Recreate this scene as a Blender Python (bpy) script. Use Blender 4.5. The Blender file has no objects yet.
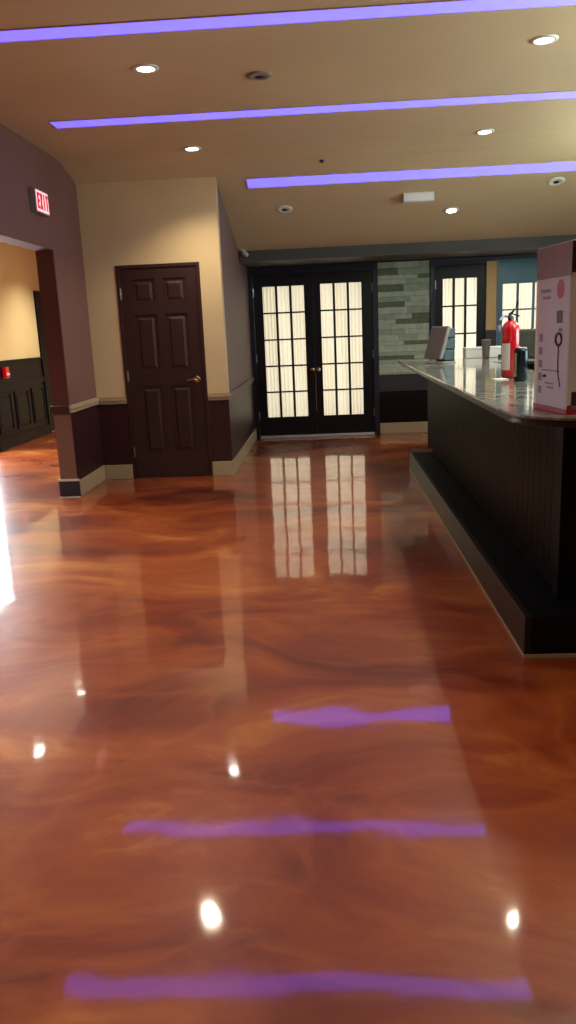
import bpy, bmesh, math, random
from mathutils import Vector, Matrix
random.seed(7)
S = bpy.context.scene
C = bpy.context.scene.collection
PI = math.pi

# ------------------------------------------------------------------ materials
def s2l(c):
    return tuple(((v/255)/12.92 if v/255 <= .04045 else ((v/255+.055)/1.055)**2.4) for v in c) + (1,)

def mat(name, rgb, rough=.5, metal=0, coat=0, var=0, scale=8, bump=0, bscale=60, emit=None, es=0, spec=.5, trans=0):
    m = bpy.data.materials.new(name); m.use_nodes = True
    nt = m.node_tree; b = nt.nodes['Principled BSDF']
    b.inputs['Base Color'].default_value = s2l(rgb)
    b.inputs['Roughness'].default_value = rough
    b.inputs['Metallic'].default_value = metal
    b.inputs['Coat Weight'].default_value = coat
    b.inputs['Coat Roughness'].default_value = .04
    b.inputs['Specular IOR Level'].default_value = spec
    b.inputs['Transmission Weight'].default_value = trans
    if emit:
        b.inputs['Emission Color'].default_value = emit + (1,)
        b.inputs['Emission Strength'].default_value = es
    tc = nt.nodes.new('ShaderNodeTexCoord')
    if var:
        n = nt.nodes.new('ShaderNodeTexNoise'); n.inputs['Scale'].default_value = scale
        n.inputs['Detail'].default_value = 5
        r = nt.nodes.new('ShaderNodeValToRGB')
        c = s2l(rgb)
        r.color_ramp.elements[0].color = tuple(v*(1-var) for v in c[:3]) + (1,)
        r.color_ramp.elements[1].color = tuple(min(1, v*(1+var)) for v in c[:3]) + (1,)
        r.color_ramp.elements[0].position = .3; r.color_ramp.elements[1].position = .7
        nt.links.new(tc.outputs['Object'], n.inputs['Vector'])
        nt.links.new(n.outputs['Fac'], r.inputs['Fac'])
        nt.links.new(r.outputs['Color'], b.inputs['Base Color'])
    if bump:
        n2 = nt.nodes.new('ShaderNodeTexNoise'); n2.inputs['Scale'].default_value = bscale
        bp = nt.nodes.new('ShaderNodeBump'); bp.inputs['Strength'].default_value = bump
        bp.inputs['Distance'].default_value = .01
        nt.links.new(tc.outputs['Object'], n2.inputs['Vector'])
        nt.links.new(n2.outputs['Fac'], bp.inputs['Height'])
        nt.links.new(bp.outputs['Normal'], b.inputs['Normal'])
    return m

def floor_mat():
    m = bpy.data.materials.new('marbled_epoxy'); m.use_nodes = True
    nt = m.node_tree; b = nt.nodes['Principled BSDF']; L = nt.links.new
    tc = nt.nodes.new('ShaderNodeTexCoord')
    w = nt.nodes.new('ShaderNodeTexNoise'); w.inputs['Scale'].default_value = .7; w.inputs['Detail'].default_value = 3
    L(tc.outputs['Object'], w.inputs['Vector'])
    ad = nt.nodes.new('ShaderNodeVectorMath'); ad.operation = 'MULTIPLY_ADD'
    L(w.outputs['Color'], ad.inputs[0]); ad.inputs[1].default_value = (1.5, 1.5, 0)
    mp = nt.nodes.new('ShaderNodeMapping'); mp.inputs['Scale'].default_value = (1.0, 1.9, 1)
    mp.inputs['Rotation'].default_value = (0, 0, .35)
    L(tc.outputs['Object'], mp.inputs['Vector']); L(mp.outputs['Vector'], ad.inputs[2])
    n = nt.nodes.new('ShaderNodeTexNoise'); n.inputs['Scale'].default_value = .75; n.inputs['Detail'].default_value = 8
    n.inputs['Roughness'].default_value = .62; n.inputs['Distortion'].default_value = .5
    L(ad.outputs['Vector'], n.inputs['Vector'])
    r = nt.nodes.new('ShaderNodeValToRGB'); e = r.color_ramp.elements
    e[0].position = .33; e[0].color = s2l(FLOORC[0]); e[1].position = .70; e[1].color = s2l(FLOORC[3])
    k = e.new(.45); k.color = s2l(FLOORC[1]); k = e.new(.57); k.color = s2l(FLOORC[2])
    L(n.outputs['Fac'], r.inputs['Fac'])
    # thin pale veins of poured pigment
    v = nt.nodes.new('ShaderNodeTexNoise'); v.inputs['Scale'].default_value = .75; v.inputs['Detail'].default_value = 6
    v.inputs['Distortion'].default_value = 1.6
    L(ad.outputs['Vector'], v.inputs['Vector'])
    vr = nt.nodes.new('ShaderNodeValToRGB'); q = vr.color_ramp.elements
    q[0].position = .44; q[0].color = (0, 0, 0, 1); q[1].position = .56; q[1].color = (0, 0, 0, 1)
    qq = q.new(.5); qq.color = (.10, .10, .10, 1)
    L(v.outputs['Fac'], vr.inputs['Fac'])
    mx = nt.nodes.new('ShaderNodeMixRGB'); mx.inputs['Color2'].default_value = s2l((226, 140, 66))
    L(vr.outputs['Color'], mx.inputs['Fac']); L(r.outputs['Color'], mx.inputs['Color1'])
    L(mx.outputs['Color'], b.inputs['Base Color'])
    b.inputs['Roughness'].default_value = .38; b.inputs['Specular IOR Level'].default_value = .4
    b.inputs['Coat Weight'].default_value = 1; b.inputs['Coat Roughness'].default_value = .05
    b.inputs['Coat IOR'].default_value = 1.6
    bn = nt.nodes.new('ShaderNodeTexNoise'); bn.inputs['Scale'].default_value = 3.2; bn.inputs['Detail'].default_value = 1.5
    L(tc.outputs['Object'], bn.inputs['Vector'])
    bp = nt.nodes.new('ShaderNodeBump'); bp.inputs['Strength'].default_value = .5; bp.inputs['Distance'].default_value = .0035
    L(bn.outputs['Fac'], bp.inputs['Height']); L(bp.outputs['Normal'], b.inputs['Coat Normal'])
    return m

def glass_mat(name='clear_glass', tint=(1, 1, 1), gloss=.09):
    m = bpy.data.materials.new(name); m.use_nodes = True; nt = m.node_tree
    for n in list(nt.nodes): nt.nodes.remove(n)
    o = nt.nodes.new('ShaderNodeOutputMaterial'); t = nt.nodes.new('ShaderNodeBsdfTransparent')
    t.inputs['Color'].default_value = tint + (1,)
    g = nt.nodes.new('ShaderNodeBsdfGlossy'); g.inputs['Roughness'].default_value = .02
    f = nt.nodes.new('ShaderNodeFresnel'); f.inputs['IOR'].default_value = 1.5
    mx = nt.nodes.new('ShaderNodeMixShader')
    ge = nt.nodes.new('ShaderNodeNewGeometry'); ml = nt.nodes.new('ShaderNodeMath'); ml.operation = 'MULTIPLY_ADD'
    ml.inputs[1].default_value = -1; ml.inputs[2].default_value = 1; nt.links.new(ge.outputs['Backfacing'], ml.inputs[0])
    m2 = nt.nodes.new('ShaderNodeMath'); m2.operation = 'MULTIPLY'; nt.links.new(f.outputs[0], m2.inputs[0]); nt.links.new(ml.outputs[0], m2.inputs[1])
    nt.links.new(m2.outputs[0], mx.inputs[0]); nt.links.new(t.outputs[0], mx.inputs[1]); nt.links.new(g.outputs[0], mx.inputs[2])
    nt.links.new(mx.outputs[0], o.inputs[0])
    return m

def curtain_mat():
    m = bpy.data.materials.new('sheer_cream_fabric'); m.use_nodes = True; nt = m.node_tree
    for n in list(nt.nodes): nt.nodes.remove(n)
    o = nt.nodes.new('ShaderNodeOutputMaterial')
    t = nt.nodes.new('ShaderNodeBsdfTranslucent'); t.inputs['Color'].default_value = s2l((246, 240, 220))
    d = nt.nodes.new('ShaderNodeBsdfDiffuse'); d.inputs['Color'].default_value = s2l((222, 214, 186))
    mx = nt.nodes.new('ShaderNodeMixShader'); mx.inputs[0].default_value = .35
    nt.links.new(t.outputs[0], mx.inputs[1]); nt.links.new(d.outputs[0], mx.inputs[2])
    nt.links.new(mx.outputs[0], o.inputs[0])
    return m

def emit_mat(name, col, st, base=(.8, .8, .8)):
    m = bpy.data.materials.new(name); m.use_nodes = True; b = m.node_tree.nodes['Principled BSDF']
    b.inputs['Base Color'].default_value = base + (1,); b.inputs['Roughness'].default_value = .5
    b.inputs['Emission Color'].default_value = col + (1,); b.inputs['Emission Strength'].default_value = st
    return m

FLOORC = [(82, 26, 8), (127, 49, 16), (154, 74, 28), (196, 128, 58)]
M = {}
M['floor'] = floor_mat()
M['ceiling'] = mat('ceiling_paint', (196, 176, 140), .8, var=.05, scale=1.5)
M['mauve'] = mat('mauve_paint', (112, 76, 68), .6, var=.06, scale=2)
M['mauve_grey'] = mat('grey_mauve_paint', (118, 92, 84), .6, var=.06, scale=2)
M['cream'] = mat('cream_paint', (202, 178, 134), .6, var=.05, scale=2)
M['maroon'] = mat('maroon_paint', (48, 18, 20), .45, var=.08, scale=3)
M['jamb'] = mat('red_brown_paint', (84, 38, 34), .5, var=.06, scale=3)
M['rail'] = mat('taupe_trim', (160, 142, 112), .5, var=.05, scale=4)
M['dark_rail'] = mat('dark_brown_trim', (62, 30, 26), .4)
M['navy'] = mat('navy_gloss', (36, 38, 54), .3)
M['white_trim'] = mat('pale_trim', (190, 184, 176), .4)
M['door'] = mat('dark_red_brown_door', (46, 18, 15), .5, var=.06, scale=3, bump=.05, bscale=90)
M['black'] = mat('black_gloss_paint', (16, 17, 22), .28, var=.1, scale=5)
M['brown_leaf'] = mat('espresso_paint', (18, 11, 11), .35, spec=.25)
M['cool_lit'] = mat('cool_lit_leaf', (66, 124, 142), .3)  # dark right leaf: cool daylight on it is painted into the colour
M['frame'] = mat('charcoal_frame', (34, 35, 44), .35)
M['bulk'] = mat('charcoal_beam', (70, 68, 62), .6, var=.08, scale=3)
M['yellow'] = mat('yellow_paint', (240, 220, 160), .6, var=.04, scale=2)
M['wains'] = mat('black_wainscot', (6, 11, 26), .3, spec=.12)
M['tan'] = mat('tan_wall', (244, 204, 134), .6)
M['brass'] = mat('polished_brass', (206, 170, 116), .22, metal=1)
M['steel'] = mat('brushed_steel', (200, 198, 192), .28, metal=1)
M['bright_sill'] = mat('aluminium_threshold', (214, 210, 196), .35, metal=.6)
M['dark_hole'] = mat('black_interior', (8, 8, 8), .8)
M['plastic_grey'] = mat('grey_plastic', (128, 122, 114), .5)
M['plastic_white'] = mat('white_plastic', (214, 216, 208), .45)
M['glass'] = glass_mat()
M['curtain'] = curtain_mat()
M['lamp'] = emit_mat('warm_lamp', (1, .93, .80), 38)
M['led'] = emit_mat('violet_led', (.17, .14, 2.6), 1.05, (.5, .5, .5))
M['bar'] = mat('bar_dark_wood', (14, 10, 9), .5, spec=.15, var=.35, scale=5, bump=.1, bscale=30)
M['bar_black'] = mat('bar_black_panel', (8, 8, 10), .5, spec=.2)
M['kick'] = mat('footrest_black', (6, 7, 9), .45, spec=.2)
M['kick_face'] = mat('footrest_brown', (34, 27, 22), .35, spec=.3, var=.3, scale=6)
M['red'] = mat('red_enamel', (206, 18, 28), .25, coat=.6)
M['label'] = mat('white_label', (230, 228, 218), .6)
M['box_lav'] = mat('lavender_card', (198, 184, 214), .45, var=.05, scale=6)
M['box_cream'] = mat('cream_card', (232, 234, 230), .5)
M['box_red'] = mat('red_card', (172, 22, 26), .45)
M['box_maroon'] = mat('maroon_card', (118, 26, 38), .4, var=.25, scale=14)
M['box_dark'] = mat('dark_print', (58, 40, 52), .5)
M['box_grey'] = mat('grey_print', (128, 112, 140), .5)
M['box_red_print'] = mat('rose_print', (186, 52, 78), .5)
M['screen'] = mat('dark_screen', (30, 60, 70), .15)
M['exit_face'] = emit_mat('exit_panel', (1.0, .42, .42), 1.0)
M['exit_red'] = emit_mat('exit_letter', (.62, .0, .015), .8, (.3, .01, .02))
M['stone_l'] = mat('pale_stone', (182, 194, 168), .7, var=.14, scale=12, bump=.3, bscale=40)
M['stone_m'] = mat('grey_green_stone', (156, 170, 144), .7, var=.14, scale=12, bump=.3, bscale=40)
M['stone_d'] = mat('dark_olive_stone', (104, 112, 84), .7, var=.14, scale=12, bump=.3, bscale=40)
M['panel_grey'] = mat('slate_panel', (52, 50, 56), .4, var=.1, scale=4)
M['granite'] = None
M['dark_edge'] = mat('dark_edge_band', (30, 22, 18), .35)

def granite():
    m = bpy.data.materials.new('polished_granite'); m.use_nodes = True
    nt = m.node_tree; b = nt.nodes['Principled BSDF']; L = nt.links.new
    tc = nt.nodes.new('ShaderNodeTexCoord')
    n = nt.nodes.new('ShaderNodeTexNoise'); n.inputs['Scale'].default_value = 9; n.inputs['Detail'].default_value = 8; n.inputs['Roughness'].default_value = .7
    L(tc.outputs['Object'], n.inputs['Vector'])
    r = nt.nodes.new('ShaderNodeValToRGB'); e = r.color_ramp.elements
    e[0].position = .36; e[0].color = s2l((70, 78, 70)); e[1].position = .66; e[1].color = s2l((186, 192, 178))
    k = e.new(.5); k.color = s2l((128, 138, 124))
    L(n.outputs['Fac'], r.inputs['Fac']); L(r.outputs['Color'], b.inputs['Base Color'])
    b.inputs['Roughness'].default_value = .3; b.inputs['Coat Weight'].default_value = 1; b.inputs['Coat Roughness'].default_value = .07
    b.inputs['Coat IOR'].default_value = 1.5
    return m
M['granite'] = granite()
COOL = emit_mat('cool_tube', (.84, 1.0, .88), 62)

# ------------------------------------------------------------------ helpers
def obj(name, bm, m, parent=None, smooth=False, bevel=0, seg=2):
    bmesh.ops.recalc_face_normals(bm, faces=bm.faces)
    me = bpy.data.meshes.new(name); bm.to_mesh(me); bm.free()
    ms = m if isinstance(m, (list, tuple)) else [m]
    for k in ms: me.materials.append(k)
    if smooth:
        for p in me.polygons: p.use_smooth = True
    o = bpy.data.objects.new(name, me); C.objects.link(o)
    if parent: o.parent = parent
    if bevel:
        b = o.modifiers.new('bevel', 'BEVEL'); b.width = bevel; b.segments = seg; b.limit_method = 'ANGLE'
    return o

def bx(bm, x0, x1, y0, y1, z0, z1, mi=0):
    vs = [bm.verts.new(v) for v in ((x0,y0,z0),(x1,y0,z0),(x1,y1,z0),(x0,y1,z0),(x0,y0,z1),(x1,y0,z1),(x1,y1,z1),(x0,y1,z1))]
    for f in ((0,3,2,1),(4,5,6,7),(0,1,5,4),(1,2,6,5),(2,3,7,6),(3,0,4,7)):
        q = bm.faces.new([vs[i] for i in f]); q.material_index = mi
    return bm

def BM(*boxes):
    bm = bmesh.new()
    for b in boxes: bx(bm, *b)
    return bm

def lathe(bm, prof, n=32, cx=0, cy=0, mi=0, cap=True):
    rings = []
    for (r, z) in prof:
        rings.append([bm.verts.new((cx+r*math.cos(2*PI*i/n), cy+r*math.sin(2*PI*i/n), z)) for i in range(n)])
    for a, b in zip(rings, rings[1:]):
        for i in range(n):
            f = bm.faces.new((a[i], a[(i+1) % n], b[(i+1) % n], b[i])); f.material_index = mi
    if cap:
        f = bm.faces.new(list(reversed(rings[0]))); f.material_index = mi
        f = bm.faces.new(rings[-1]); f.material_index = mi
    return bm

def tube(bm, pts, r, n=10):
    pts = [Vector(p) for p in pts]; rings = []
    for i, p in enumerate(pts):
        t = (pts[min(i+1, len(pts)-1)] - pts[max(i-1, 0)]).normalized()
        a = Vector((0, 0, 1)) if abs(t.z) < .9 else Vector((1, 0, 0))
        u = t.cross(a).normalized(); v = t.cross(u)
        rr = r[i] if isinstance(r, (list, tuple)) else r
        rings.append([bm.verts.new(p + (u*math.cos(2*PI*k/n) + v*math.sin(2*PI*k/n))*rr) for k in range(n)])
    for a, b in zip(rings, rings[1:]):
        for i in range(n): bm.faces.new((a[i], a[(i+1) % n], b[(i+1) % n], b[i]))
    bm.faces.new(list(reversed(rings[0]))); bm.faces.new(rings[-1])
    return bm

def xf(bm, mtx):
    bmesh.ops.transform(bm, matrix=mtx, verts=bm.verts); return bm

def thing(name, label, cat, loc=(0, 0, 0), rot=(0, 0, 0), group=None):
    o = bpy.data.objects.new(name, None); C.objects.link(o); o.location = loc; o.rotation_euler = rot
    o.empty_display_size = .1
    o['label'] = label; o['category'] = cat
    if group: o['group'] = group
    return o

def tag(o, label, cat, group=None):
    o['label'] = label; o['category'] = cat
    if group: o['group'] = group
    return o

def struct(name, bm, m, **k):
    o = obj(name, bm, m, **k); o['kind'] = 'structure'; return o

def dup(root, loc, rot=None, label=None):
    r = root.copy(); C.objects.link(r); r.location = loc
    if rot: r.rotation_euler = rot
    if label: r['label'] = label
    for ch in list(root.children):
        c = ch.copy(); C.objects.link(c); c.parent = r
        for g in ch.children:
            d = g.copy(); C.objects.link(d); d.parent = c
    return r

# ------------------------------------------------------------------ key measures (metres, floor z = 0)
XL, XS, YC, YB = -2.277, -.968, 7.642, 10.37
TW = .155
YP = 6.81
XW = -4.31
XR = 4.6
YN = -2.2
HC = 2.926
LINT = 2.14
PROF = [(YN, HC), (6.95, HC), (7.12, 2.921), (7.28, 2.90), (7.45, 2.862), (7.64, 2.805), (8.5, 2.556), (9.42, 2.290), (10.55, 2.29)]
def cz(y):
    for (a, za), (b, zb) in zip(PROF, PROF[1:]):
        if a <= y <= b: return za + (zb-za)*(y-a)/(b-a)
    return HC
def cslope(y):
    return math.atan2(cz(y+.05)-cz(y-.05), .1)

# ------------------------------------------------------------------ room shell
struct('floor', BM((XW-.12, XR+.12, YN-.12, 13.4, -.1, 0)), M['floor'])
bm = bmesh.new()
for (a, za), (b, zb) in zip(PROF, PROF[1:]):
    v = [bm.verts.new(p) for p in ((XL-.001, a, za), (XR, a, za), (XR, b, zb), (XL-.001, b, zb),
                                   (XL-.001, a, za+.12), (XR, a, za+.12), (XR, b, zb+.12), (XL-.001, b, zb+.12))]
    for f in ((0,3,2,1),(4,5,6,7),(0,1,5,4),(1,2,6,5),(2,3,7,6),(3,0,4,7)): bm.faces.new([v[i] for i in f])
bmesh.ops.remove_doubles(bm, verts=bm.verts, dist=.0005)
struct('ceiling', bm, M['ceiling'])
o = struct('ceiling_side_room', BM((XW-.12, XL-TW+.001, YN-.12, 13.4, HC, HC+.12)), M['ceiling'])

# left wall with the wide opening to the side room
bm = BM((XL-TW, XL, YP, YC+.13, 0, 3.05), (XL-TW, XL, YN, YP, LINT, 3.05), (XL-TW, XL, YN, .9, 0, LINT), (XL-TW, XL, YC+.13, 13.3, 0, 3.05))
wl = struct('wall_left', bm, M['mauve'])
# painted reveal of the opening, dado, rail and skirting of the pier
rv = obj('opening_reveal', BM((XL-TW+.001, XL-.006, YP-.006, YP, .83, LINT)), M['jamb'], wl)
obj('dado_panel', BM((XL, XL+.006, YP+.001, YC, .14, .76)), M['maroon'], wl)
obj('dado_panel', BM((XL-TW+.001, XL-.001, YP-.006, YP, .16, .77)), M['mauve'], wl)
bm = BM((XL, XL+.022, YP-.022, YC, .762, .83)); bx(bm, XL, XL+.03, YP-.03, YC, .792, .812)
obj('chair_rail', bm, M['rail'], wl, bevel=.004)
obj('chair_rail', BM((XL-TW-.02, XL-.001, YP-.03, YP-.007, .765, .83)), M['dark_rail'], wl, bevel=.004)
struct('baseboard_left', BM((XL+.0005, XL+.02, YP+.0, YC-.001, 0, .148)), M['rail'], bevel=.005)
b2 = struct('baseboard_pier', BM((XL-TW-.015, XL+.02, YP-.022, YP-.0065, 0, .15)), M['navy'], bevel=.003)
obj('cap_strip', BM((XL-TW-.017, XL+.021, YP-.026, YP-.0065, .15, .168)), M['white_trim'], b2)
obj('caulk_line', BM((XL-TW-.017, XL+.021, YP-.03, YP-.0225, 0, .010)), M['white_trim'], b2)

# closet block : front wall with door, side wall
DX0, DX1, DZ = -1.975, -1.168, 2.062
bm = BM((XL+.001, DX0, YC, YC+.12, 0, 2.86), (DX1, XS, YC, YC+.12, 0, 2.86), (DX0, DX1, YC, YC+.12, DZ, 2.86))
wc = struct('wall_closet_front', bm, M['cream'])
obj('dado_panel', BM((XL+.0065, DX0-.001, YC-.005, YC, .147, .765), (DX1+.001, XS, YC-.005, YC, .147, .765)), M['maroon'], wc)
bm = BM((XL+.03, DX0-.002, YC-.02, YC, .755, .825), (DX1+.002, XS+.02, YC-.02, YC, .755, .825),
        (XL+.03, DX0-.002, YC-.028, YC, .785, .805), (DX1+.002, XS+.028, YC-.028, YC, .785, .805))
obj('chair_rail', bm, M['rail'], wc, bevel=.003)
struct('baseboard_closet', BM((XL+.021, DX0-.002, YC-.02, YC-.0055, 0, .145), (DX1+.002, XS+.02, YC-.02, YC-.0055, 0, .145)), M['rail'], bevel=.005)
# side wall follows the sloping ceiling
bm = bmesh.new()
pts = [(YC+.12, 0), (YB, 0)] + [(y, z+.05) for y, z in [(YB, cz(YB)), (9.4, cz(9.4)), (8.5, cz(8.5)), (YC+.12, cz(YC+.12))]]
fa = [bm.verts.new((XS, y, z)) for y, z in pts]; fb = [bm.verts.new((XS-.12, y, z)) for y, z in pts]
bm.faces.new(fa); bm.faces.new(list(reversed(fb)))
for i in range(len(pts)):
    j = (i+1) % len(pts); bm.faces.new((fa[j], fa[i], fb[i], fb[j]))
ws = struct('wall_closet_side', bm, M['mauve_grey'])
obj('dado_panel', BM((XS, XS+.005, YC+.0, YB-.1, .15, .76)), M['maroon'], ws)
obj('chair_rail', BM((XS, XS+.02, YC+.001, YB-.1, .757, .823), (XS, XS+.028, YC+.001, YB-.1, .785, .805)), M['mauve_grey'], ws, bevel=.003)
struct('baseboard_hall', BM((XS+.0055, XS+.021, YC-.019, YB-.1, 0, .147)), M['rail'], bevel=.005)

# closet door : six raised panels, frame, hinges, lever
struct('trim_1', BM((DX0+.0005, DX0+.032, YC-.012, YC+.1, 0, DZ-.0005), (DX1-.032, DX1-.0005, YC-.012, YC+.1, 0, DZ-.0005), (DX0+.032, DX1-.032, YC-.012, YC+.1, DZ-.032, DZ-.0005)), M['door'], bevel=.003)
x0, x1 = DX0+.035, DX1-.035
W = x1-x0; Hh = DZ-.035-.012
yb, yf = YC+.035, YC+.0
bm = BM((x0, x1, yf+.012, yb, .012, .012+Hh))
cols = [(x0, x0+.15*W), (x0+.445*W, x0+.555*W), (x0+.85*W, x1)]
zr = [(.012, .25), (.92, 1.06), (1.60, 1.70), (1.93, .012+Hh)]
for a, b in cols: bx(bm, a, b, yf, yf+.012, .012, .012+Hh)
for za, zb in zr:
    for a, b in ((cols[0][1], cols[1][0]), (cols[1][1], cols[2][0])): bx(bm, a, b, yf, yf+.012, za, zb)
for a, b in ((cols[0][1], cols[1][0]), (cols[1][1], cols[2][0])):
    for za, zb in ((.25, .92), (1.06, 1.60), (1.70, 1.93)):
        m_ = .03
        bo = [bm.verts.new(p) for p in ((a+m_, yf+.012, za+m_), (b-m_, yf+.012, za+m_), (b-m_, yf+.012, zb-m_), (a+m_, yf+.012, zb-m_))]
        m_ = .052
        bi = [bm.verts.new(p) for p in ((a+m_, yf+.002, za+m_), (b-m_, yf+.002, za+m_), (b-m_, yf+.002, zb-m_), (a+m_, yf+.002, zb-m_))]
        bm.faces.new(bi)
        for i in range(4): bm.faces.new((bo[i], bo[(i+1) % 4], bi[(i+1) % 4], bi[i]))
d1 = struct('door_1', bm, M['door'])
for z in (.27, 1.02, 1.80):
    bm = BM((x0-.012, x0+.006, yf-.012, yf-.002, z-.05, z+.05)); tube(bm, [(x0-.003, yf-.016, z-.052), (x0-.003, yf-.016, z+.052)], .006)
    obj('hinge', bm, M['steel'], d1)
def lever(parent, x, y, z, sx, m, name='door_handle'):
    bm = bmesh.new(); lathe(bm, [(.033, 0), (.033, .006), (.026, .012)], 24)
    xf(bm, Matrix.Translation((x, y, z)) @ Matrix.Rotation(PI/2, 4, 'X'))
    tube(bm, [(x, y, z), (x, y-.05, z)], .011)
    tube(bm, [(x, y-.05, z), (x+sx*.03, y-.053, z+.004), (x+sx*.07, y-.053, z), (x+sx*.105, y-.05, z-.006)], [.012, .011, .010, .008])
    return obj(name, bm, m, parent, smooth=True)
lever(d1, -1.262, yf, .965, -1, M['brass'])
obj('threshold', BM((x0, x1, YC-.014, YC-.004, 0, .008)), M['jamb'], d1)

# ------------------------------------------------------------------ back wall
FZ = 2.185
ST = [(-.968, -.905), (.625, .69)]        # jambs of the big pair
bm = BM((XS-.12, -.967, YB, YB+.12, 0, 2.3), (.69, 1.358, YB, YB+.12, 0, 2.3), (2.062, 2.205, YB, YB+.12, 0, 2.3), (3.03, XR+.12, YB, YB+.12, 0, 2.3),
        (-.967, 3.03, YB, YB+.12, FZ, 2.3), (1.358, 2.062, YB, YB+.12, 2.15, FZ), (2.205, 3.03, YB, YB+.12, 2.15, FZ))
wb = struct('wall_back', bm, M['panel_grey'])
# stacked-stone cladding between the two pairs of doors
bm = bmesh.new(); z = .80; row = 0; rs = random.Random(12)
while z < FZ-.001:
    hrow = min(rs.choice((.05, .065, .085)), FZ-z)
    if FZ-(z+hrow) < .03: hrow = FZ-z
    x = .695; prev = 0
    while x < 1.345:
        w = rs.uniform(.16, .42)
        if 1.35-(x+w) < .08: w = 1.35-x
        dpt = rs.uniform(.012, .034)
        mi = rs.choices((0, 1, 2), (.50, .22, .28))[0]
        bx(bm, x+.001, x+w-.001, YB-dpt, YB-.0005, z+.001, z+hrow-.001, mi)
        x += w
    z += hrow
obj('stone_cladding', bm, [M['stone_l'], M['stone_m'], M['stone_d']], wb, bevel=.002)
obj('dado_panel', BM((.695, 1.35, YB-.012, YB-.0005, .145, .56)), M['brown_leaf'], wb)
obj('ledge', BM((.695, 1.35, YB-.03, YB-.0005, .775, .80)), M['stone_m'], wb)
obj('wall_panel', BM((2.066, 2.2, YB-.006, YB-.0005, 1.29, 2.14)), M['tan'], wb)
obj('dado_panel', BM((2.066, 2.2, YB-.006, YB-.0005, .1, 1.285)), M['maroon'], wb)
struct('baseboard_back', BM((.695, 1.35, YB-.03, YB-.013, 0, .143)), M['rail'], bevel=.004)

# bulkhead in front of the doors
BY = 9.36
struct('trim_2', BM((XS+.001, XR, BY, YB-.001, 2.195, cz(BY)+.01), (XS+.001, XR, BY-.012, BY, 2.185, 2.215)), M['bulk'])

def frame(name, x0, x1, ztop, a, b, t, m):
    bm = BM((x0, x0+a, YB-.045, YB+.1, 0, ztop), (x1-b, x1, YB-.045, YB+.1, 0, ztop), (x0+a, x1-b, YB-.045, YB+.1, ztop-t, ztop))
    bx(bm, x0+a-.012, x0+a, YB-.056, YB-.045, 0, ztop-t+.012); bx(bm, x1-b, x1-b+.012, YB-.056, YB-.045, 0, ztop-t+.012)
    bx(bm, x0+a, x1-b, YB-.056, YB-.045, ztop-t, ztop-t+.012)
    bx(bm, x0+a, x0+a+.025, YB+.012, YB+.05, 0, ztop-t); bx(bm, x1-b-.025, x1-b, YB+.012, YB+.05, 0, ztop-t); bx(bm, x0+a+.025, x1-b-.025, YB+.012, YB+.05, ztop-t-.03, ztop-t)
    return struct(name, bm, m, bevel=.003)
frame('trim_3', -.967, .69, FZ-.001, .06, .065, .085, M['frame'])
frame('trim_4', 1.358, 2.062, 2.149, .06, .012, .04, M['frame'])

def leaf(name, x0, x1, px0, px1, pz0, pz1, z1, m, hinge_side, handle=True, yf=YB-.035):
    """ glazed door leaf: stiles, rails, muntins 3 x 5; glass, hinges and knob are its parts """
    z0 = .03; yb_ = yf+.04
    bm = BM((x0, px0, yf, yb_, z0, z1), (px1, x1, yf, yb_, z0, z1), (px0, px1, yf, yb_, z0, pz0), (px0, px1, yf, yb_, pz1, z1))
    mw, mh = .030, .020
    for i in (1, 2):
        x = px0+(px1-px0)*i/3; bx(bm, x-mw/2, x+mw/2, yf+.006, yb_-.006, pz0, pz1)
    for j in range(1, 5):
        z = pz0+(pz1-pz0)*j/5; bx(bm, px0, px1, yf+.008, yb_-.008, z-mh/2, z+mh/2)
    # glazing bead around the glass
    bx(bm, px0, px0+.008, yf-.004, yf+.01, pz0, pz1); bx(bm, px1-.008, px1, yf-.004, yf+.01, pz0, pz1)
    bx(bm, px0, px1, yf-.004, yf+.01, pz0, pz0+.008); bx(bm, px0, px1, yf-.004, yf+.01, pz1-.008, pz1)
    d = struct(name, bm, m)
    obj('glass', BM((px0, px1, yf+.018, yf+.022, pz0, pz1)), M['glass'], d)
    hx = x0-.002 if hinge_side < 0 else x1+.002
    for z in (.3, 1.05, 1.88):
        bm = bmesh.new(); tube(bm, [(hx, yf-.012, z-.055), (hx, yf-.012, z+.055)], .008); bx(bm, hx-.012, hx+.012, yf-.006, yf, z-.05, z+.05)
        obj('hinge', bm, M['steel'], d)
    if handle:
        kx = x1-.035 if hinge_side < 0 else x0+.035
        bm = bmesh.new(); lathe(bm, [(.030, 0), (.030, .006), (.012, .012), (.011, .035), (.026, .045), (.030, .058), (.024, .070), (.008, .075)], 24)
        xf(bm, Matrix.Translation((kx, yf, .885)) @ Matrix.Rotation(PI/2, 4, 'X'))
        obj('door_knob', bm, M['brass'] if hinge_side < 0 else M['steel'], d, smooth=True)
    return d

def curtain(x0, x1, z0, z1, label, y=YB+.028, amp=.010):
    bm = bmesh.new(); nx = int((x1-x0)/.0045); nz = 26; g = []
    ph = random.random()*6
    for j in range(nz+1):
        t = j/nz; rowv = []
        for i in range(nx+1):
            x = x0+(x1-x0)*i/nx
            a = amp*(.6+.4*math.sin(PI*t*.5+.4))
            yy = y + a*math.sin(x*2*PI/.048+ph+.5*math.sin(x*19)+.4*math.sin(t*3)) + .003*math.sin(x*150+t*4)
            rowv.append(bm.verts.new((x, yy, z0+(z1-z0)*t)))
        g.append(rowv)
    for j in range(nz):
        for i in range(nx): bm.faces.new((g[j][i], g[j][i+1], g[j+1][i+1], g[j+1][i]))
    o = obj('curtain', bm, M['curtain'], smooth=True)
    tag(o, label, 'curtain', 'cream curtains behind the glazed doors')
    bm = bmesh.new(); tube(bm, [(x0-.01, y, z1+.004), (x1+.01, y, z1+.004)], .006)
    obj('curtain_rod', bm, M['brass'], o)
    return o

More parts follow.
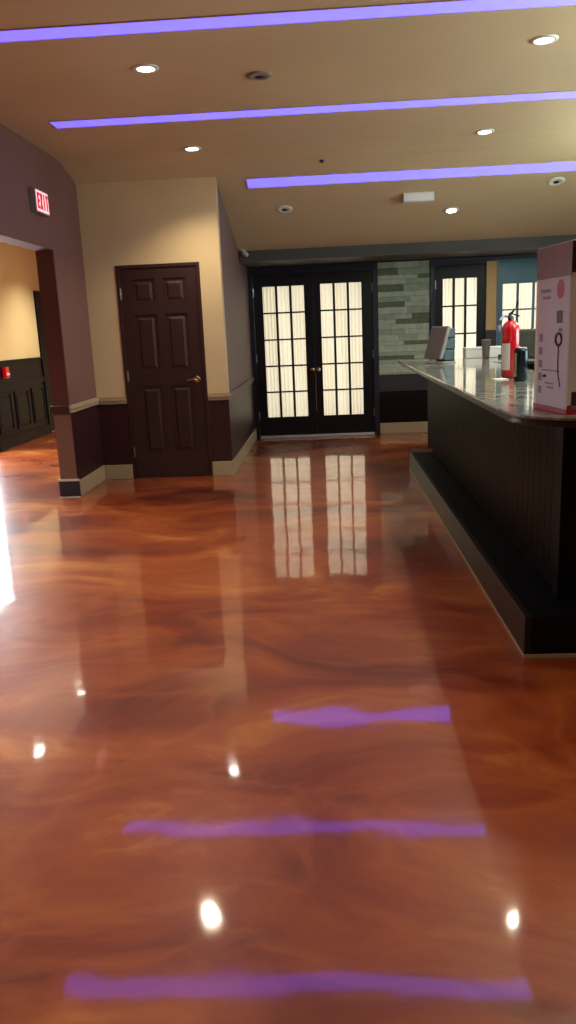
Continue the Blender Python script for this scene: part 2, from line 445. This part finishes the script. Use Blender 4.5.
door2 = leaf('door_2', -.905, -.133, -.795, -.245, .268, 1.958, FZ-.088, M['black'], -1)
obj('astragal', BM((-.150, -.128, YB-.049, YB-.0355, .03, FZ-.09)), M['frame'], door2)
obj('bolt_rod', BM((-.1405, -.1345, YB-.053, YB-.049, .35, .86)), M['steel'], door2)
leaf('door_3', -.132, .624, -.05, .49, .268, 1.965, FZ-.088, M['black'], 1)
leaf('door_4', 1.42, 2.048, 1.508, 1.952, .22, 1.955, 2.106, M['brown_leaf'], -1, handle=False)
leaf('door_5', 2.208, 2.98, 2.262, 2.86, .22, 1.86, 2.148, M['cool_lit'], 1, handle=False)
curtain(-.82, -.22, .24, 1.99, 'cream pleated curtain behind the left leaf of the black double doors')
curtain(-.075, .515, .24, 1.995, 'cream pleated curtain behind the right leaf of the black double doors')
curtain(1.48, 1.98, .19, 1.985, 'cream pleated curtain behind the narrow dark brown glazed door beside the stone wall')
curtain(2.235, 2.89, .19, 1.90, 'cream pleated curtain behind the glazed door painted with a cool daylight cast beyond the fire extinguisher')
struct('trim_8', BM((1.42, 2.05, YB-.06, YB+.03, 0, .05), (2.208, 2.98, YB-.06, YB+.03, 0, .05)), M['frame'])
struct('trim_5', BM((-.9, .62, YB-.10, YB+.03, 0, .032)), M['bright_sill'], bevel=.006)

# right and near walls (outside the picture, they close the room)
wr = struct('wall_right', BM((XR, XR+.12, YN, 3.2, 0, 3.05), (XR, XR+.12, 6.4, YB, 0, 3.05), (XR, XR+.12, 3.2, 6.4, 0, .9), (XR, XR+.12, 3.2, 6.4, 2.3, 3.05)), M['mauve_grey'])
bm = BM((XR-.02, XR+.13, 3.2, 3.26, .9, 2.3), (XR-.02, XR+.13, 6.34, 6.4, .9, 2.3), (XR-.02, XR+.13, 3.26, 6.34, .9, .96), (XR-.02, XR+.13, 3.26, 6.34, 2.24, 2.3), (XR+.02, XR+.08, 4.77, 4.83, .96, 2.24))
wn = struct('added_window', bm, M['frame'])  # unseen window, added to bring cool light onto the counter
obj('glass', BM((XR+.04, XR+.046, 3.26, 6.34, .96, 2.24)), M['glass'], wn)
struct('wall_near', BM((XW-.12, XR+.12, YN-.12, YN, 0, 3.05)), M['mauve_grey'])

# ------------------------------------------------------------------ side room on the left
GY0, GY1 = 8.4, 9.86
FY0, FY1 = 11.83, 12.75
WZ = 1.165
bm = BM((XW-.12, XW, YN, GY0, 0, HC), (XW-.12, XW, GY1, FY0, 0, HC), (XW-.12, XW, FY1, 13.3, 0, HC), (XW-.12, XW, GY0, GY1, 2.1, HC), (XW-.12, XW, FY0, FY1, 2.075, HC))
wf = struct('wall_side_room', bm, M['yellow'])
bm = bmesh.new()
for ya, yb_ in ((YN, GY0-.06), (GY1+.03, FY0-.06), (FY1+.06, 13.1)):
    bx(bm, XW, XW+.012, ya, yb_, 0, WZ); bx(bm, XW, XW+.035, ya, yb_, WZ-.03, WZ); bx(bm, XW, XW+.028, ya, yb_, 0, .15)
    bx(bm, XW, XW+.026, ya, yb_, .80, .87)
    n = max(1, round((yb_-ya)/.55)); st = (yb_-ya)/n
    for i in range(n):
        p, q = ya+i*st+.07, ya+(i+1)*st-.07
        for (a, b, c, d_) in ((p, q, .22, .245), (p, q, .715, .74), (p, p+.025, .245, .715), (q-.025, q, .245, .715)):
            bx(bm, XW+.012, XW+.026, a, b, c, d_)
        bx(bm, XW+.012, XW+.022, p+.06, q-.06, .29, .67)
obj('wainscot', bm, M['wains'], wf)
struct('trim_6', BM((XW-.1, XW+.03, GY0-.055, GY0, 0, 2.15), (XW-.1, XW+.015, GY1, GY1+.03, 0, 2.15), (XW-.1, XW+.03, GY0, GY1, 2.1, 2.15)), M['frame'])
struct('trim_7', BM((XW-.1, XW+.03, FY0-.055, FY0, 0, 2.13), (XW-.1, XW+.03, FY1, FY1+.055, 0, 2.13), (XW-.1, XW+.03, FY0, FY1, 2.075, 2.13)), M['wains'])
d6 = struct('door_6', BM((XW-.06, XW-.02, FY0+.002, FY1-.002, .01, 2.073), (XW-.02, XW-.01, FY0+.12, FY1-.12, 1.1, 1.9), (XW-.02, XW-.01, FY0+.12, FY1-.12, .2, .95)), M['wains'], bevel=.006)
bm = bmesh.new(); tube(bm, [(XW-.02, FY1-.08, 1.05), (XW+.05, FY1-.08, 1.05), (XW+.05, FY1-.19, 1.05)], .012); obj('door_handle', bm, M['steel'], d6)
obj('hinge', BM((XW-.02, XW+.004, FY0+.002, FY0+.02, 1.72, 1.84)), M['steel'], d6)
bm = BM((XW-.07, XW-.02, GY0+.002, GY0+.09, .02, 2.095), (XW-.07, XW-.02, GY1-.04, GY1-.002, .02, 2.095), (XW-.07, XW-.02, GY0+.09, GY1-.04, .02, .1), (XW-.07, XW-.02, GY0+.09, GY1-.04, 2.0, 2.095))
d7 = struct('door_7', bm, M['white_trim'])
obj('glass', BM((XW-.048, XW-.044, GY0+.09, GY1-.04, .1, 2.0)), M['glass'], d7)
struct('wall_side_room_end', BM((XW, XL-TW, 13.2, 13.3, 0, HC)), M['yellow'])
struct('wall_closet_back', BM((XL, XS-.12, YB-.1, YB+.02, 0, 2.3)), M['mauve_grey'])

# red pull station on the wainscot
t = thing('fire_alarm_pull', 'small red fire alarm pull on the black wainscot of the side room', 'fire alarm', (XW+.012, 10.335, .93))
obj('housing', BM((0, .05, -.055, .055, 0, .15)), M['red'], t, bevel=.006)
obj('pull_handle', BM((.05, .06, -.04, .04, .04, .07)), M['label'], t)

# ------------------------------------------------------------------ exit sign
def letters(bm, word, y0, z0, h, w, gap, x, depth, st=.022):
    y = y0
    def seg(ya, za, yb2, zb): bx(bm, x, x+depth, ya, yb2, za, zb)
    for ch in word:
        if ch == 'E':
            seg(y, z0, y+st, z0+h)
            for zz in (z0, z0+h/2-st/2, z0+h-st): seg(y+st, zz, y+w, zz+st)
        elif ch == 'X':
            for s in (1, -1):
                ya, yb2 = (y, y+w) if s > 0 else (y+w, y)
                d = st*1.1*(1 if s > 0 else -1)
                a = [(ya, z0), (ya+d, z0), (yb2, z0+h), (yb2-d, z0+h)]
                fr = [bm.verts.new((x+depth+.0004*s, p, q)) for p, q in a]; bk = [bm.verts.new((x, p, q)) for p, q in a]
                bm.faces.new(fr); bm.faces.new(list(reversed(bk)))
                for i in range(4): bm.faces.new((fr[i], bk[i], bk[(i+1) % 4], fr[(i+1) % 4]))
        elif ch == 'I': seg(y+w/2-st/2, z0, y+w/2+st/2, z0+h)
        elif ch == 'T':
            seg(y+w/2-st/2, z0, y+w/2+st/2, z0+h-st); seg(y, z0+h-st, y+w, z0+h)
        y += w+gap
t = thing('exit_sign', 'lit red EXIT sign on the mauve wall above the opening', 'exit sign', (XL, 6.37, 2.385))
obj('housing', BM((.0005, .05, 0, .29, 0, .18)), M['plastic_grey'], t, bevel=.006)
obj('lit_panel', BM((.05, .054, .012, .278, .012, .168)), M['exit_face'], t)
bm = bmesh.new(); letters(bm, 'EXIT', .026, .03, .12, .050, .013, .054, .003, st=.021)
obj('letters', bm, M['exit_red'], t)

# ------------------------------------------------------------------ ceiling fittings
spots = []
def downlight(x, y, label, lamp=True, proto=[None]):
    z = cz(y); a = cslope(y)
    if proto[0] is None:
        t = thing('downlight', label, 'ceiling light', (x, y, z), (a, 0, 0), 'recessed downlights in the ceiling')
        bm = bmesh.new(); lathe(bm, [(.050, -.001), (.052, -.010), (.072, -.008), (.076, .0), (.076, .004)], 36, cap=False)
        obj('trim_ring', bm, M['plastic_white'], t, smooth=True)
        bm = bmesh.new(); lathe(bm, [(.0505, -.0055), (.0505, -.001)], 36)
        obj('lamp', bm, M['lamp'], t)
        proto[0] = t
    else:
        t = dup(proto[0], (x, y, z), (a, 0, 0), label)
    spots.append((x, y, z, a))
    return t
downlight(-1.0, 4.98, 'lit round downlight at upper left between the first and second violet strips')
downlight(-1.07, 7.03, 'lit round downlight above the closet door, between second and third violet strips')
downlight(1.285, 4.92, 'brightest downlight at the upper right corner of the ceiling')
downlight(1.37, 7.02, 'lit round downlight at right between the second and third violet strips')
downlight(1.345, 8.58, 'lit round downlight on the sloping ceiling beyond the third violet strip')
for x in (-1.0, 1.3):
    for y in (2.9, .85): downlight(x, y, 'recessed downlight nearer the viewer, above the picture')
def side_light(x, y):
    t = dup(bpy.data.objects['downlight'], (x, y, HC), (0, 0, 0), 'recessed downlight in the side room ceiling, seen mirrored in the floor')
    t['group'] = 'side room downlights'
    return t
side_light(-3.24, 8.91); side_light(-3.25, 7.47); side_light(-3.25, 11.2)

def strip(y, x0, x1, w, label):
    z = cz(y); a = cslope(y)
    t = thing('light_strip', label, 'ceiling light', (0, y, z), (a, 0, 0), 'violet light strips across the ceiling')
    obj('channel', BM((x0-.006, x1+.006, -w/2-.006, -w/2, -.006, .0005), (x0-.006, x1+.006, w/2, w/2+.006, -.006, .0005), (x0-.006, x0, -w/2, w/2, -.006, .0005), (x1, x1+.006, -w/2, w/2, -.006, .0005)), M['ceiling'], t)
    obj('diffuser', BM((x0, x1, -w/2, w/2, -.003, .0004)), M['led'], t)
strip(4.365, -1.90, 3.9, .15, 'violet light strip nearest the viewer at the top of the ceiling')
strip(6.07, -1.93, 3.9, .18, 'middle violet light strip across the ceiling')
strip(7.80, -.685, 3.9, .18, 'shortest violet light strip, farthest away, starting right of the closet')

def sprinkler(x, y, label, m=M['plastic_grey'], r=.082):
    z = cz(y); a = cslope(y)
    t = thing('sprinkler', label, 'sprinkler', (x, y, z), (a, 0, 0))
    bm = bmesh.new(); lathe(bm, [(.03, -.002), (.032, -.012), (r*.85, -.010), (r, -.003), (r, .001)], 36, cap=False)
    obj('cover_ring', bm, m, t, smooth=True)
    bm = bmesh.new(); lathe(bm, [(.029, .0), (.029, -.011), (.018, -.014), (.012, -.018)], 20)
    obj('head', bm, M['dark_hole'], t, smooth=True)
sprinkler(-.355, 5.24, 'grey ceiling sprinkler cover between the first two violet strips')
sprinkler(-.37, 8.36, 'pale round sprinkler cover on the sloping ceiling beyond the start of the third strip', M['plastic_white'])
sprinkler(2.26, 8.08, 'white round sprinkler cover at the right end of the sloping ceiling', M['plastic_white'])
z = cz(7.55)
t = thing('sensor_stud', 'tiny dark ceiling stud just in front of the third violet strip', 'sensor', (.02, 7.47, cz(7.47)), (cslope(7.47), 0, 0))
bm = bmesh.new(); lathe(bm, [(.022, .001), (.020, -.008), (.008, -.012), (.008, -.022)], 16)
obj('body', bm, M['dark_rail'], t, smooth=True)

# white ceiling box
yy = 8.15
t = thing('ceiling_unit', 'white rectangular box mounted on the sloping ceiling below the third strip', 'ceiling unit', (.96, yy, cz(yy)), (0, 0, 0))
bm = BM((-.15, .15, 0, .16, -.085, .0)); obj('housing', bm, M['plastic_white'], t, bevel=.008)
obj('mounting_plate', BM((-.17, .175, .0, .18, .002, .05)), M['plastic_grey'], t)
obj('lens', BM((-.13, .13, -.004, .0005, -.072, -.02)), M['label'], t)

# security camera at the left end of the bulkhead
t = thing('security_camera', 'small white security camera at the left end of the dark beam', 'camera', (-.90, BY-.012, 2.285), (0, 0, 0))
bm = bmesh.new(); lathe(bm, [(.028, 0), (.028, .008), (.012, .016)], 20); xf(bm, Matrix.Rotation(PI/2, 4, 'X')); obj('mount', bm, M['plastic_white'], t, smooth=True)
bm = bmesh.new(); tube(bm, [(0, -.012, .0), (0, -.035, .0)], .008); tube(bm, [(-.035, -.02, .045), (-.02, -.03, .028), (.02, -.055, -.012), (.04, -.07, -.034), (.043, -.072, -.037)], [.018, .022, .022, .022, .016], 16)
obj('body', bm, M['plastic_white'], t, smooth=True)

# ------------------------------------------------------------------ bar
CT = 1.04
# step / foot rest
bm = bmesh.new()
bx(bm, .83, 3.1, 3.13, 3.42, 0, .165); bx(bm, .83, 1.03, 3.42, 7.62, 0, .165)
t = thing('bar_counter', 'long dark wooden bar with a black foot step along its base', 'bar', (0, 0, 0))
obj('foot_step', bm, M['kick'], t)
obj('step_face', BM((.80, .829, 3.10, 7.64, .014, .18)), M['kick_face'], t, bevel=.003)
obj('step_end', BM((.829, 3.1, 3.10, 3.129, .014, .18)), M['kick'], t, bevel=.003)
obj('step_end', BM((.829, 1.03, 7.62, 7.64, .014, .195)), M['rail'], t, bevel=.003)
obj('base_strip', BM((.797, 3.1, 3.094, 3.10, 0, .014), (.797, .80, 3.10, 7.64, 0, .014)), M['rail'], t)
bm = BM((1.03, 1.38, 3.37, 8.0, 0, CT-.04))
# vertical boards on the front, with grooves
y = 3.43
while y < 7.9:
    bx(bm, 1.018, 1.03, y+.003, min(y+.103, 7.95), .18, CT-.06); y += .106
obj('body', bm, M['bar'], t)
obj('corner_post', BM((1.005, 1.10, 3.355, 3.44, .166, CT-.041)), M['bar'], t, bevel=.004)
obj('end_panel', BM((1.10, 3.0, 3.36, 3.42, .166, CT-.041)), M['bar_black'], t)
obj('return_body', BM((1.38, 2.9, 7.5, 8.3, 0, CT-.04)), M['bar'], t)

# worktop with rounded near corner, L-shaped
def worktop(lo_z, hi_z, ins):
    r = .30; pts = []
    X0, Y0 = .712+ins, 2.83+ins
    for i in range(13):
        a = PI + PI/2*i/12; pts.append((X0+r+r*math.cos(a), Y0+r+r*math.sin(a)))
    pts += [(3.05, Y0), (3.05, 3.55), (1.50, 3.55), (1.50, 7.30), (3.05, 7.30), (3.05, 8.44)]
    r2 = .06
    for i in range(7):
        a = PI/2 + PI/2*i/6; pts.append((X0+.045+r2+r2*math.cos(a), 8.40-r2+r2*math.sin(a)))
    bm = bmesh.new()
    lo = [bm.verts.new((x, y, lo_z)) for x, y in pts]; hi = [bm.verts.new((x, y, hi_z)) for x, y in pts]
    bm.faces.new(list(reversed(lo))); bm.faces.new(hi)
    for i in range(len(pts)): bm.faces.new((lo[i], lo[(i+1) % len(pts)], hi[(i+1) % len(pts)], hi[i]))
    return bm
o = obj('worktop', worktop(CT-.013, CT, 0), M['granite'], bevel=.005, seg=3)
obj('edge_band', worktop(CT-.039, CT-.0135, .006), M['dark_edge'], o, bevel=.004)
tag(o, 'glossy grey-green stone worktop with a rounded corner lying on the bar', 'worktop')

# tall carton at the near end
t = thing('carton', 'tall lavender and red product carton standing on the near end of the bar', 'box', (0, 0, 0))
P0 = Vector((.886, 2.93)); P1 = Vector((.844, 3.235)); ux = (P1-P0).normalized(); uy = Vector((ux.y, -ux.x))
if uy.x < 0: uy = -uy
DL, WD = (P1-P0).length, .34
ZT = 1.66; ZM = 1.54
def cp(a, b, z): q = P0+ux*a+uy*b; return (q.x, q.y, z)
def cbox(bm, a0, a1, b0, b1, z0, z1):
    vs = [bm.verts.new(cp(a, b, z)) for z in (z0, z1) for a, b in ((a0, b0), (a1, b0), (a1, b1), (a0, b1))]
    for f in ((0,3,2,1),(4,5,6,7),(0,1,5,4),(1,2,6,5),(2,3,7,6),(3,0,4,7)): bm.faces.new([vs[i] for i in f])
    return bm
Z0 = CT+.001
obj('carton_body', cbox(bmesh.new(), 0, DL, 0, WD, Z0, ZT), M['box_cream'], t, bevel=.003)
e = .0012
obj('side_print', cbox(bmesh.new(), .006, DL-.004, -e, 0, Z0+.02, ZM), M['box_lav'], t)
obj('top_band', cbox(bmesh.new(), -e, DL+.0, -e*1.2, 0, ZM, ZT-.002), M['box_maroon'], t)
obj('front_band', cbox(bmesh.new(), -e, 0, .001, WD, ZM+.01, ZT-.002), mat('black_red_card', (44, 14, 18), .5), t)
obj('bottom_band', cbox(cbox(bmesh.new(), -e*1.2, 0, -.0, WD, Z0, Z0+.035), 0, DL, -e*1.3, 0, Z0, Z0+.02), M['box_red'], t)
# small marks on the side facing the room (positions measured along the face)
def mark(name, marks, m, off=-.0022):
    bm = bmesh.new()
    for a0, a1, z0, z1 in marks: cbox(bm, a0, a1, off, -e*.5, z0, z1)
    obj(name, bm, m, t)
mark('print_square', [(.06, .11, 1.375, 1.42)], M['box_dark'])
for z in (1.305, 1.255, 1.205, 1.155, 1.105): mark('print_icon', [(DL-.075, DL-.045, z, z+.03)], M['box_grey'])
mark('edge_highlight_strip', [(DL-.028, DL-.004, Z0+.02, ZM)], M['label'], -.0018)  # pale strip paints the glossy highlight along the far edge
for q in [(.17, .26, 1.49, 1.502), (.17, .24, 1.465, 1.475), (.06, .09, 1.345, 1.357), (.07, .23, 1.195, 1.200), (.12, .2, 1.145, 1.152), (.12, .18, 1.13, 1.137)]:
    mark('text_line', [q], M['box_grey'])
bm = bmesh.new()
n = 28; c = [cp(.085+.030*math.cos(2*PI*i/n), -.0022, 1.497+.035*math.sin(2*PI*i/n)) for i in range(n)]; cb = [cp(.085+.030*math.cos(2*PI*i/n), -.0005, 1.497+.035*math.sin(2*PI*i/n)) for i in range(n)]
A = [bm.verts.new(p) for p in c]; B = [bm.verts.new(p) for p in cb]; bm.faces.new(A); bm.faces.new(list(reversed(B)))
for i in range(n): bm.faces.new((A[i], A[(i+1) % n], B[(i+1) % n], B[i]))
obj('print_oval', bm, M['box_red_print'], t)
bm = bmesh.new()
tube(bm, [cp(.085+.026*math.cos(2*PI*i/16), -.002, 1.315+.022*math.sin(2*PI*i/16)) for i in range(17)], .005, 6)
tube(bm, [cp(.085, -.002, 1.296), cp(.085, -.002, 1.22), cp(.082, -.002, 1.19), cp(.06, -.002, 1.14)], .0025, 6)
obj('print_drawing', bm, M['box_dark'], t)
bm = tube(bmesh.new(), [cp(.20, -.002, 1.170), cp(.20, -.002, 1.180)], .008, 8)
obj('print_dot', bm, M['box_dark'], t)
bm = bmesh.new()
cbox(bm, -.0022, -e*.3, .016, .12, 1.075, 1.125)
obj('front_label', bm, M['box_dark'], t)
bm = bmesh.new(); cbox(bm, -.0022, -e*.3, .016, .12, 1.062, 1.073); obj('front_label_edge', bm, M['box_grey'], t)

# fire extinguisher
ex, ey = 1.168, 5.07
t = thing('fire_extinguisher', 'red fire extinguisher with a white label standing on the bar worktop', 'fire extinguisher', (ex, ey, CT))
R_ = .056
bm = bmesh.new(); lathe(bm, [(R_*.85, .001), (R_, .012), (R_, .285), (R_*.93, .315), (R_*.7, .338), (R_*.4, .350), (.018, .356)], 40)
obj('cylinder', bm, M['red'], t, smooth=True)
bm = bmesh.new(); n = 20; a0, a1 = math.radians(196), math.radians(256)
ra, rb = R_+.0008, R_+.0016
g = [[bm.verts.new((r*math.cos(a0+(a1-a0)*i/n), r*math.sin(a0+(a1-a0)*i/n), z)) for i in range(n+1)] for r, z in ((rb, .05), (rb, .215), (ra, .215), (ra, .05))]
for j in range(4):
    for i in range(n): bm.faces.new((g[j][i], g[j][i+1], g[(j+1) % 4][i+1], g[(j+1) % 4][i]))
obj('label', bm, M['label'], t)
bm = bmesh.new(); lathe(bm, [(.017, .352), (.019, .362), (.019, .385), (.012, .392)], 20); bx(bm, -.012, .012, -.012, .012, .365, .40)
valve = obj('valve', bm, M['dark_hole'], t)
bm = bmesh.new(); tube(bm, [(-.01, -.005, .392), (.012, -.012, .41), (.03, -.02, .445), (.036, -.022, .47)], [.006, .007, .006, .005])
tube(bm, [(-.008, 0, .385), (.02, -.015, .388), (.045, -.03, .378)], [.006, .006, .005]); obj('squeeze_handle', bm, M['dark_hole'], valve)
bm = bmesh.new(); lathe(bm, [(.014, 0), (.014, .012), (.010, .014)], 18); xf(bm, Matrix.Translation((0, -.018, .375)) @ Matrix.Rotation(PI/2, 4, 'X')); obj('pressure_gauge', bm, M['steel'], valve)
bm = bmesh.new(); tube(bm, [(-.015, 0, .375), (-.045, -.012, .385), (-.068, -.02, .36), (-.078, -.022, .32), (-.082, -.022, .29)], [.008, .009, .010, .012, .016])
obj('hose', bm, mat('pale_blue_plastic', (150, 160, 196), .4), t, smooth=True)

# tall dark can in front of it
t = thing('drink_can', 'tall black can with a silver lid in front of the fire extinguisher', 'can', (1.150, 4.72, CT))
bm = bmesh.new(); lathe(bm, [(.032, .001), (.040, .010), (.040, .172), (.036, .187), (.0305, .192)], 32); obj('can_body', bm, mat('black_can', (22, 34, 40), .2, metal=.4), t, smooth=True)
bm = bmesh.new(); lathe(bm, [(.0305, .192), (.0312, .197), (.029, .198), (.028, .194), (.002, .194)], 32); obj('lid', bm, M['steel'], t, smooth=True)
bm = bmesh.new(); n = 8; ra, rb = .0402, .0408
for a0, a1, mm in ((195, 222, 0),):
    a0 = math.radians(a0); a1 = math.radians(a1)
    g = [[bm.verts.new((r*math.cos(a0+(a1-a0)*i/n), r*math.sin(a0+(a1-a0)*i/n), z)) for i in range(n+1)] for r, z in ((rb, .03), (rb, .165), (ra, .165), (ra, .03))]
    for j in range(4):
        for i in range(n): bm.faces.new((g[j][i], g[j][i+1], g[(j+1) % 4][i+1], g[(j+1) % 4][i]))
obj('silver_print', bm, M['steel'], t)

o = obj('paper_napkin', BM((1.03, 1.115, 4.86, 4.96, CT+.0005, CT+.006)), M['label'], bevel=.002)
tag(o, 'small white paper napkin lying left of the black can', 'napkin')

# point of sale terminal at the far end
t = thing('sales_terminal', 'grey point of sale screen with its back to the wall at the bar far end', 'cash register', (1.06, 7.35, CT), (0, 0, math.radians(-72)))
bm = bmesh.new()
lathe(bm, [(.16, .001), (.16, .010), (.14, .018)], 36); xf(bm, Matrix.Scale(.8, 4, (0, 1, 0)))
obj('base_plate', bm, M['plastic_grey'], t, smooth=False)
bm = BM((-.08, .08, -.01, .10, .018, .12)); bx(bm, -.07, .07, .01, .115, .12, .22); bx(bm, -.06, .06, .04, .12, .22, .31)
obj('stand', bm, mat('teal_black_plastic', (24, 52, 60), .35), t, bevel=.012)
bm = BM((-.165, .165, -.018, .018, -.15, .15)); xf(bm, Matrix.Translation((0, -.035, .185)) @ Matrix.Rotation(math.radians(-16), 4, 'X'))
mon = obj('monitor', bm, M['plastic_grey'], t, bevel=.008)
bm = BM((-.148, .148, -.0205, -.0185, -.128, .132)); xf(bm, Matrix.Translation((0, -.035, .185)) @ Matrix.Rotation(math.radians(-16), 4, 'X'))
obj('screen', bm, mat('pale_screen', (120, 120, 108), .2), mon)

# white cartons, cup and tray at the far end
def wbox(x, y, w, label):
    o = obj('takeout_box', BM((-w/2, w/2, -.09, .09, .001, .10), (-w/2-.004, w/2+.004, -.094, .094, .085, .108)), M['plastic_white'], bevel=.004)
    o.location = (x, y, CT); tag(o, label, 'box', 'white boxes at the far end of the bar'); return o
wbox(1.52, 8.18, .20, 'low white box left of the smoky tumbler at the far end of the bar')
wbox(1.755, 8.18, .22, 'low white box right of the smoky tumbler at the far end of the bar')
t = thing('tumbler', 'grey-brown tumbler in front of the white boxes at the far end of the bar', 'cup', (1.575, 7.86, CT))
bm = bmesh.new(); lathe(bm, [(.030, .001), (.034, .02), (.042, .175), (.044, .18), (.040, .18), (.036, .06), (.002, .05)], 28); obj('cup_body', bm, mat('smoky_plastic', (92, 82, 78), .3), t, smooth=True)
bm = bmesh.new(); lathe(bm, [(.0435, .176), (.0455, .178), (.0455, .184), (.040, .184)], 28); obj('rim', bm, M['plastic_grey'], t, smooth=True)
bm = BM((-.13, .13, -.13, .13, .001, .008)); bx(bm, -.13, .13, -.13, -.12, .008, .03); bx(bm, -.13, .13, .12, .13, .008, .03); bx(bm, -.13, -.12, -.12, .12, .008, .03); bx(bm, .12, .13, -.12, .12, .008, .03)
o = obj('serving_tray', bm, M['dark_hole']); o.location = (1.86, 7.9, CT); tag(o, 'low black tray on the bar between the white boxes and the extinguisher', 'tray')
t = thing('speaker_box', 'dark olive box behind the fire extinguisher on the bar return', 'speaker', (1.93, 7.7, CT))
obj('cabinet', BM((-.11, .11, -.09, .09, .001, .27)), mat('dark_olive', (64, 62, 46), .5), t, bevel=.01)
obj('grille', BM((-.095, .095, -.096, -.089, .02, .25)), mat('olive_cloth', (54, 54, 42), .9, bump=.4, bscale=400), t)
t = thing('bottle', 'clear greenish bottle between the olive box and the tall carton', 'bottle', (1.985, 7.42, CT))
bm = bmesh.new(); lathe(bm, [(.032, .001), (.036, .01), (.036, .18), (.030, .21), (.014, .25), (.013, .30)], 28); obj('bottle_body', bm, mat('green_white_glass', (150, 176, 160), .1, spec=.8), t, smooth=True)
bm = bmesh.new(); lathe(bm, [(.016, .29), (.016, .315), (.012, .318)], 20); obj('cap', bm, M['plastic_white'], t, smooth=True)

# linear lamps added out of view to brighten ceiling, stone and worktop
for q, (lx, ly) in enumerate(((2.35, 4.1), (2.9, 6.6))):
    t = thing('added_linear_lamp', ('added linear pendant lamp, unseen, over the working side of the bar, near end', 'added linear pendant lamp, unseen, over the working side of the bar, far end')[q], 'ceiling light', (lx, ly, HC-.45))
    obj('housing', BM((-.04, .04, -.6, .6, -.03, .03)), M['plastic_white'], t, bevel=.006)
    obj('tube_lamp', BM((-.05, .05, -.58, .58, .03, .06), (-.05, .05, -.58, .58, -.06, -.03)), COOL, t, bevel=.01)
    for sy in (-.5, .5): obj('cable', tube(bmesh.new(), [(0, sy, .06), (0, sy, .445)], .003), M['plastic_white'], t)

# ------------------------------------------------------------------ lights
def spot(x, y, z, p, col=(1, .84, .62), ang=120, size=.05, rx=0):
    l = bpy.data.lights.new('downlight_beam', 'SPOT'); l.energy = p; l.color = col; l.spot_size = math.radians(ang); l.spot_blend = .8; l.shadow_soft_size = size
    o = bpy.data.objects.new('downlight_beam', l); o.location = (x, y, z-.03); o.rotation_euler = (rx, 0, 0); C.objects.link(o)
def area(name, loc, rot, sx, sy, p, col):
    l = bpy.data.lights.new(name, 'AREA'); l.shape = 'RECTANGLE'; l.size = sx; l.size_y = sy; l.energy = p; l.color = col
    o = bpy.data.objects.new(name, l); o.location = loc; o.rotation_euler = rot; C.objects.link(o)
    return o
P = 88
for x, y, z, a in spots: spot(x, y, z, P if y > 3.5 else P*.55)
for y in (8.91, 7.47, 11.2): spot(-3.24, y, HC, 215, (1, .93, .78))
for y in (4.5, 2.0): spot(-3.24, y, HC, 215, (1, .93, .78))
# daylight behind the curtained doors
area('daylight_double_doors', (-.14, YB+.5, 1.15), (-PI/2, 0, 0), 1.9, 2.2, 26, (1, .95, .82))
area('daylight_far_doors', (2.2, YB+.5, 1.15), (-PI/2, 0, 0), 1.9, 2.2, 34, (1, .94, .84))
area('daylight_side_door', (XW-.09, 9.23, 1.05), (0, -PI/2, 0), 2.0, 1.7, 200, (.86, .92, 1))
area('fill_window_light', (XR+.3, 4.8, 1.6), (0, PI/2, 0), 1.5, 3.2, 150, (.78, .95, 1))  # cool fill coming through the added right-hand window
w = bpy.data.worlds.new('world'); S.world = w; w.use_nodes = True
w.node_tree.nodes['Background'].inputs[0].default_value = (.8, .9, 1, 1); w.node_tree.nodes['Background'].inputs[1].default_value = .25

# ------------------------------------------------------------------ camera
F, PI_, YA, RO, CH = 775.14, .2293, -.056, -.0435, 1.389
fw = Vector((math.sin(YA)*math.cos(PI_), math.cos(YA)*math.cos(PI_), -math.sin(PI_)))
r0 = Vector((math.cos(YA), -math.sin(YA), 0)); u0 = r0.cross(fw)
r = r0*math.cos(RO)+u0*math.sin(RO); u = -r0*math.sin(RO)+u0*math.cos(RO)
cam = bpy.data.cameras.new('camera'); co = bpy.data.objects.new('camera', cam); C.objects.link(co)
mt = Matrix((r, u, -fw)).transposed().to_4x4(); mt.translation = Vector((0, 0, CH)); co.matrix_world = mt
cam.sensor_fit = 'VERTICAL'; cam.sensor_height = 36; cam.lens = F/1024*36; cam.clip_start = .05
S.camera = co
S.view_settings.view_transform = 'Standard'; S.view_settings.look = 'None'
S.view_settings.exposure = 0; S.view_settings.gamma = 1; S.view_settings.use_curve_mapping = False
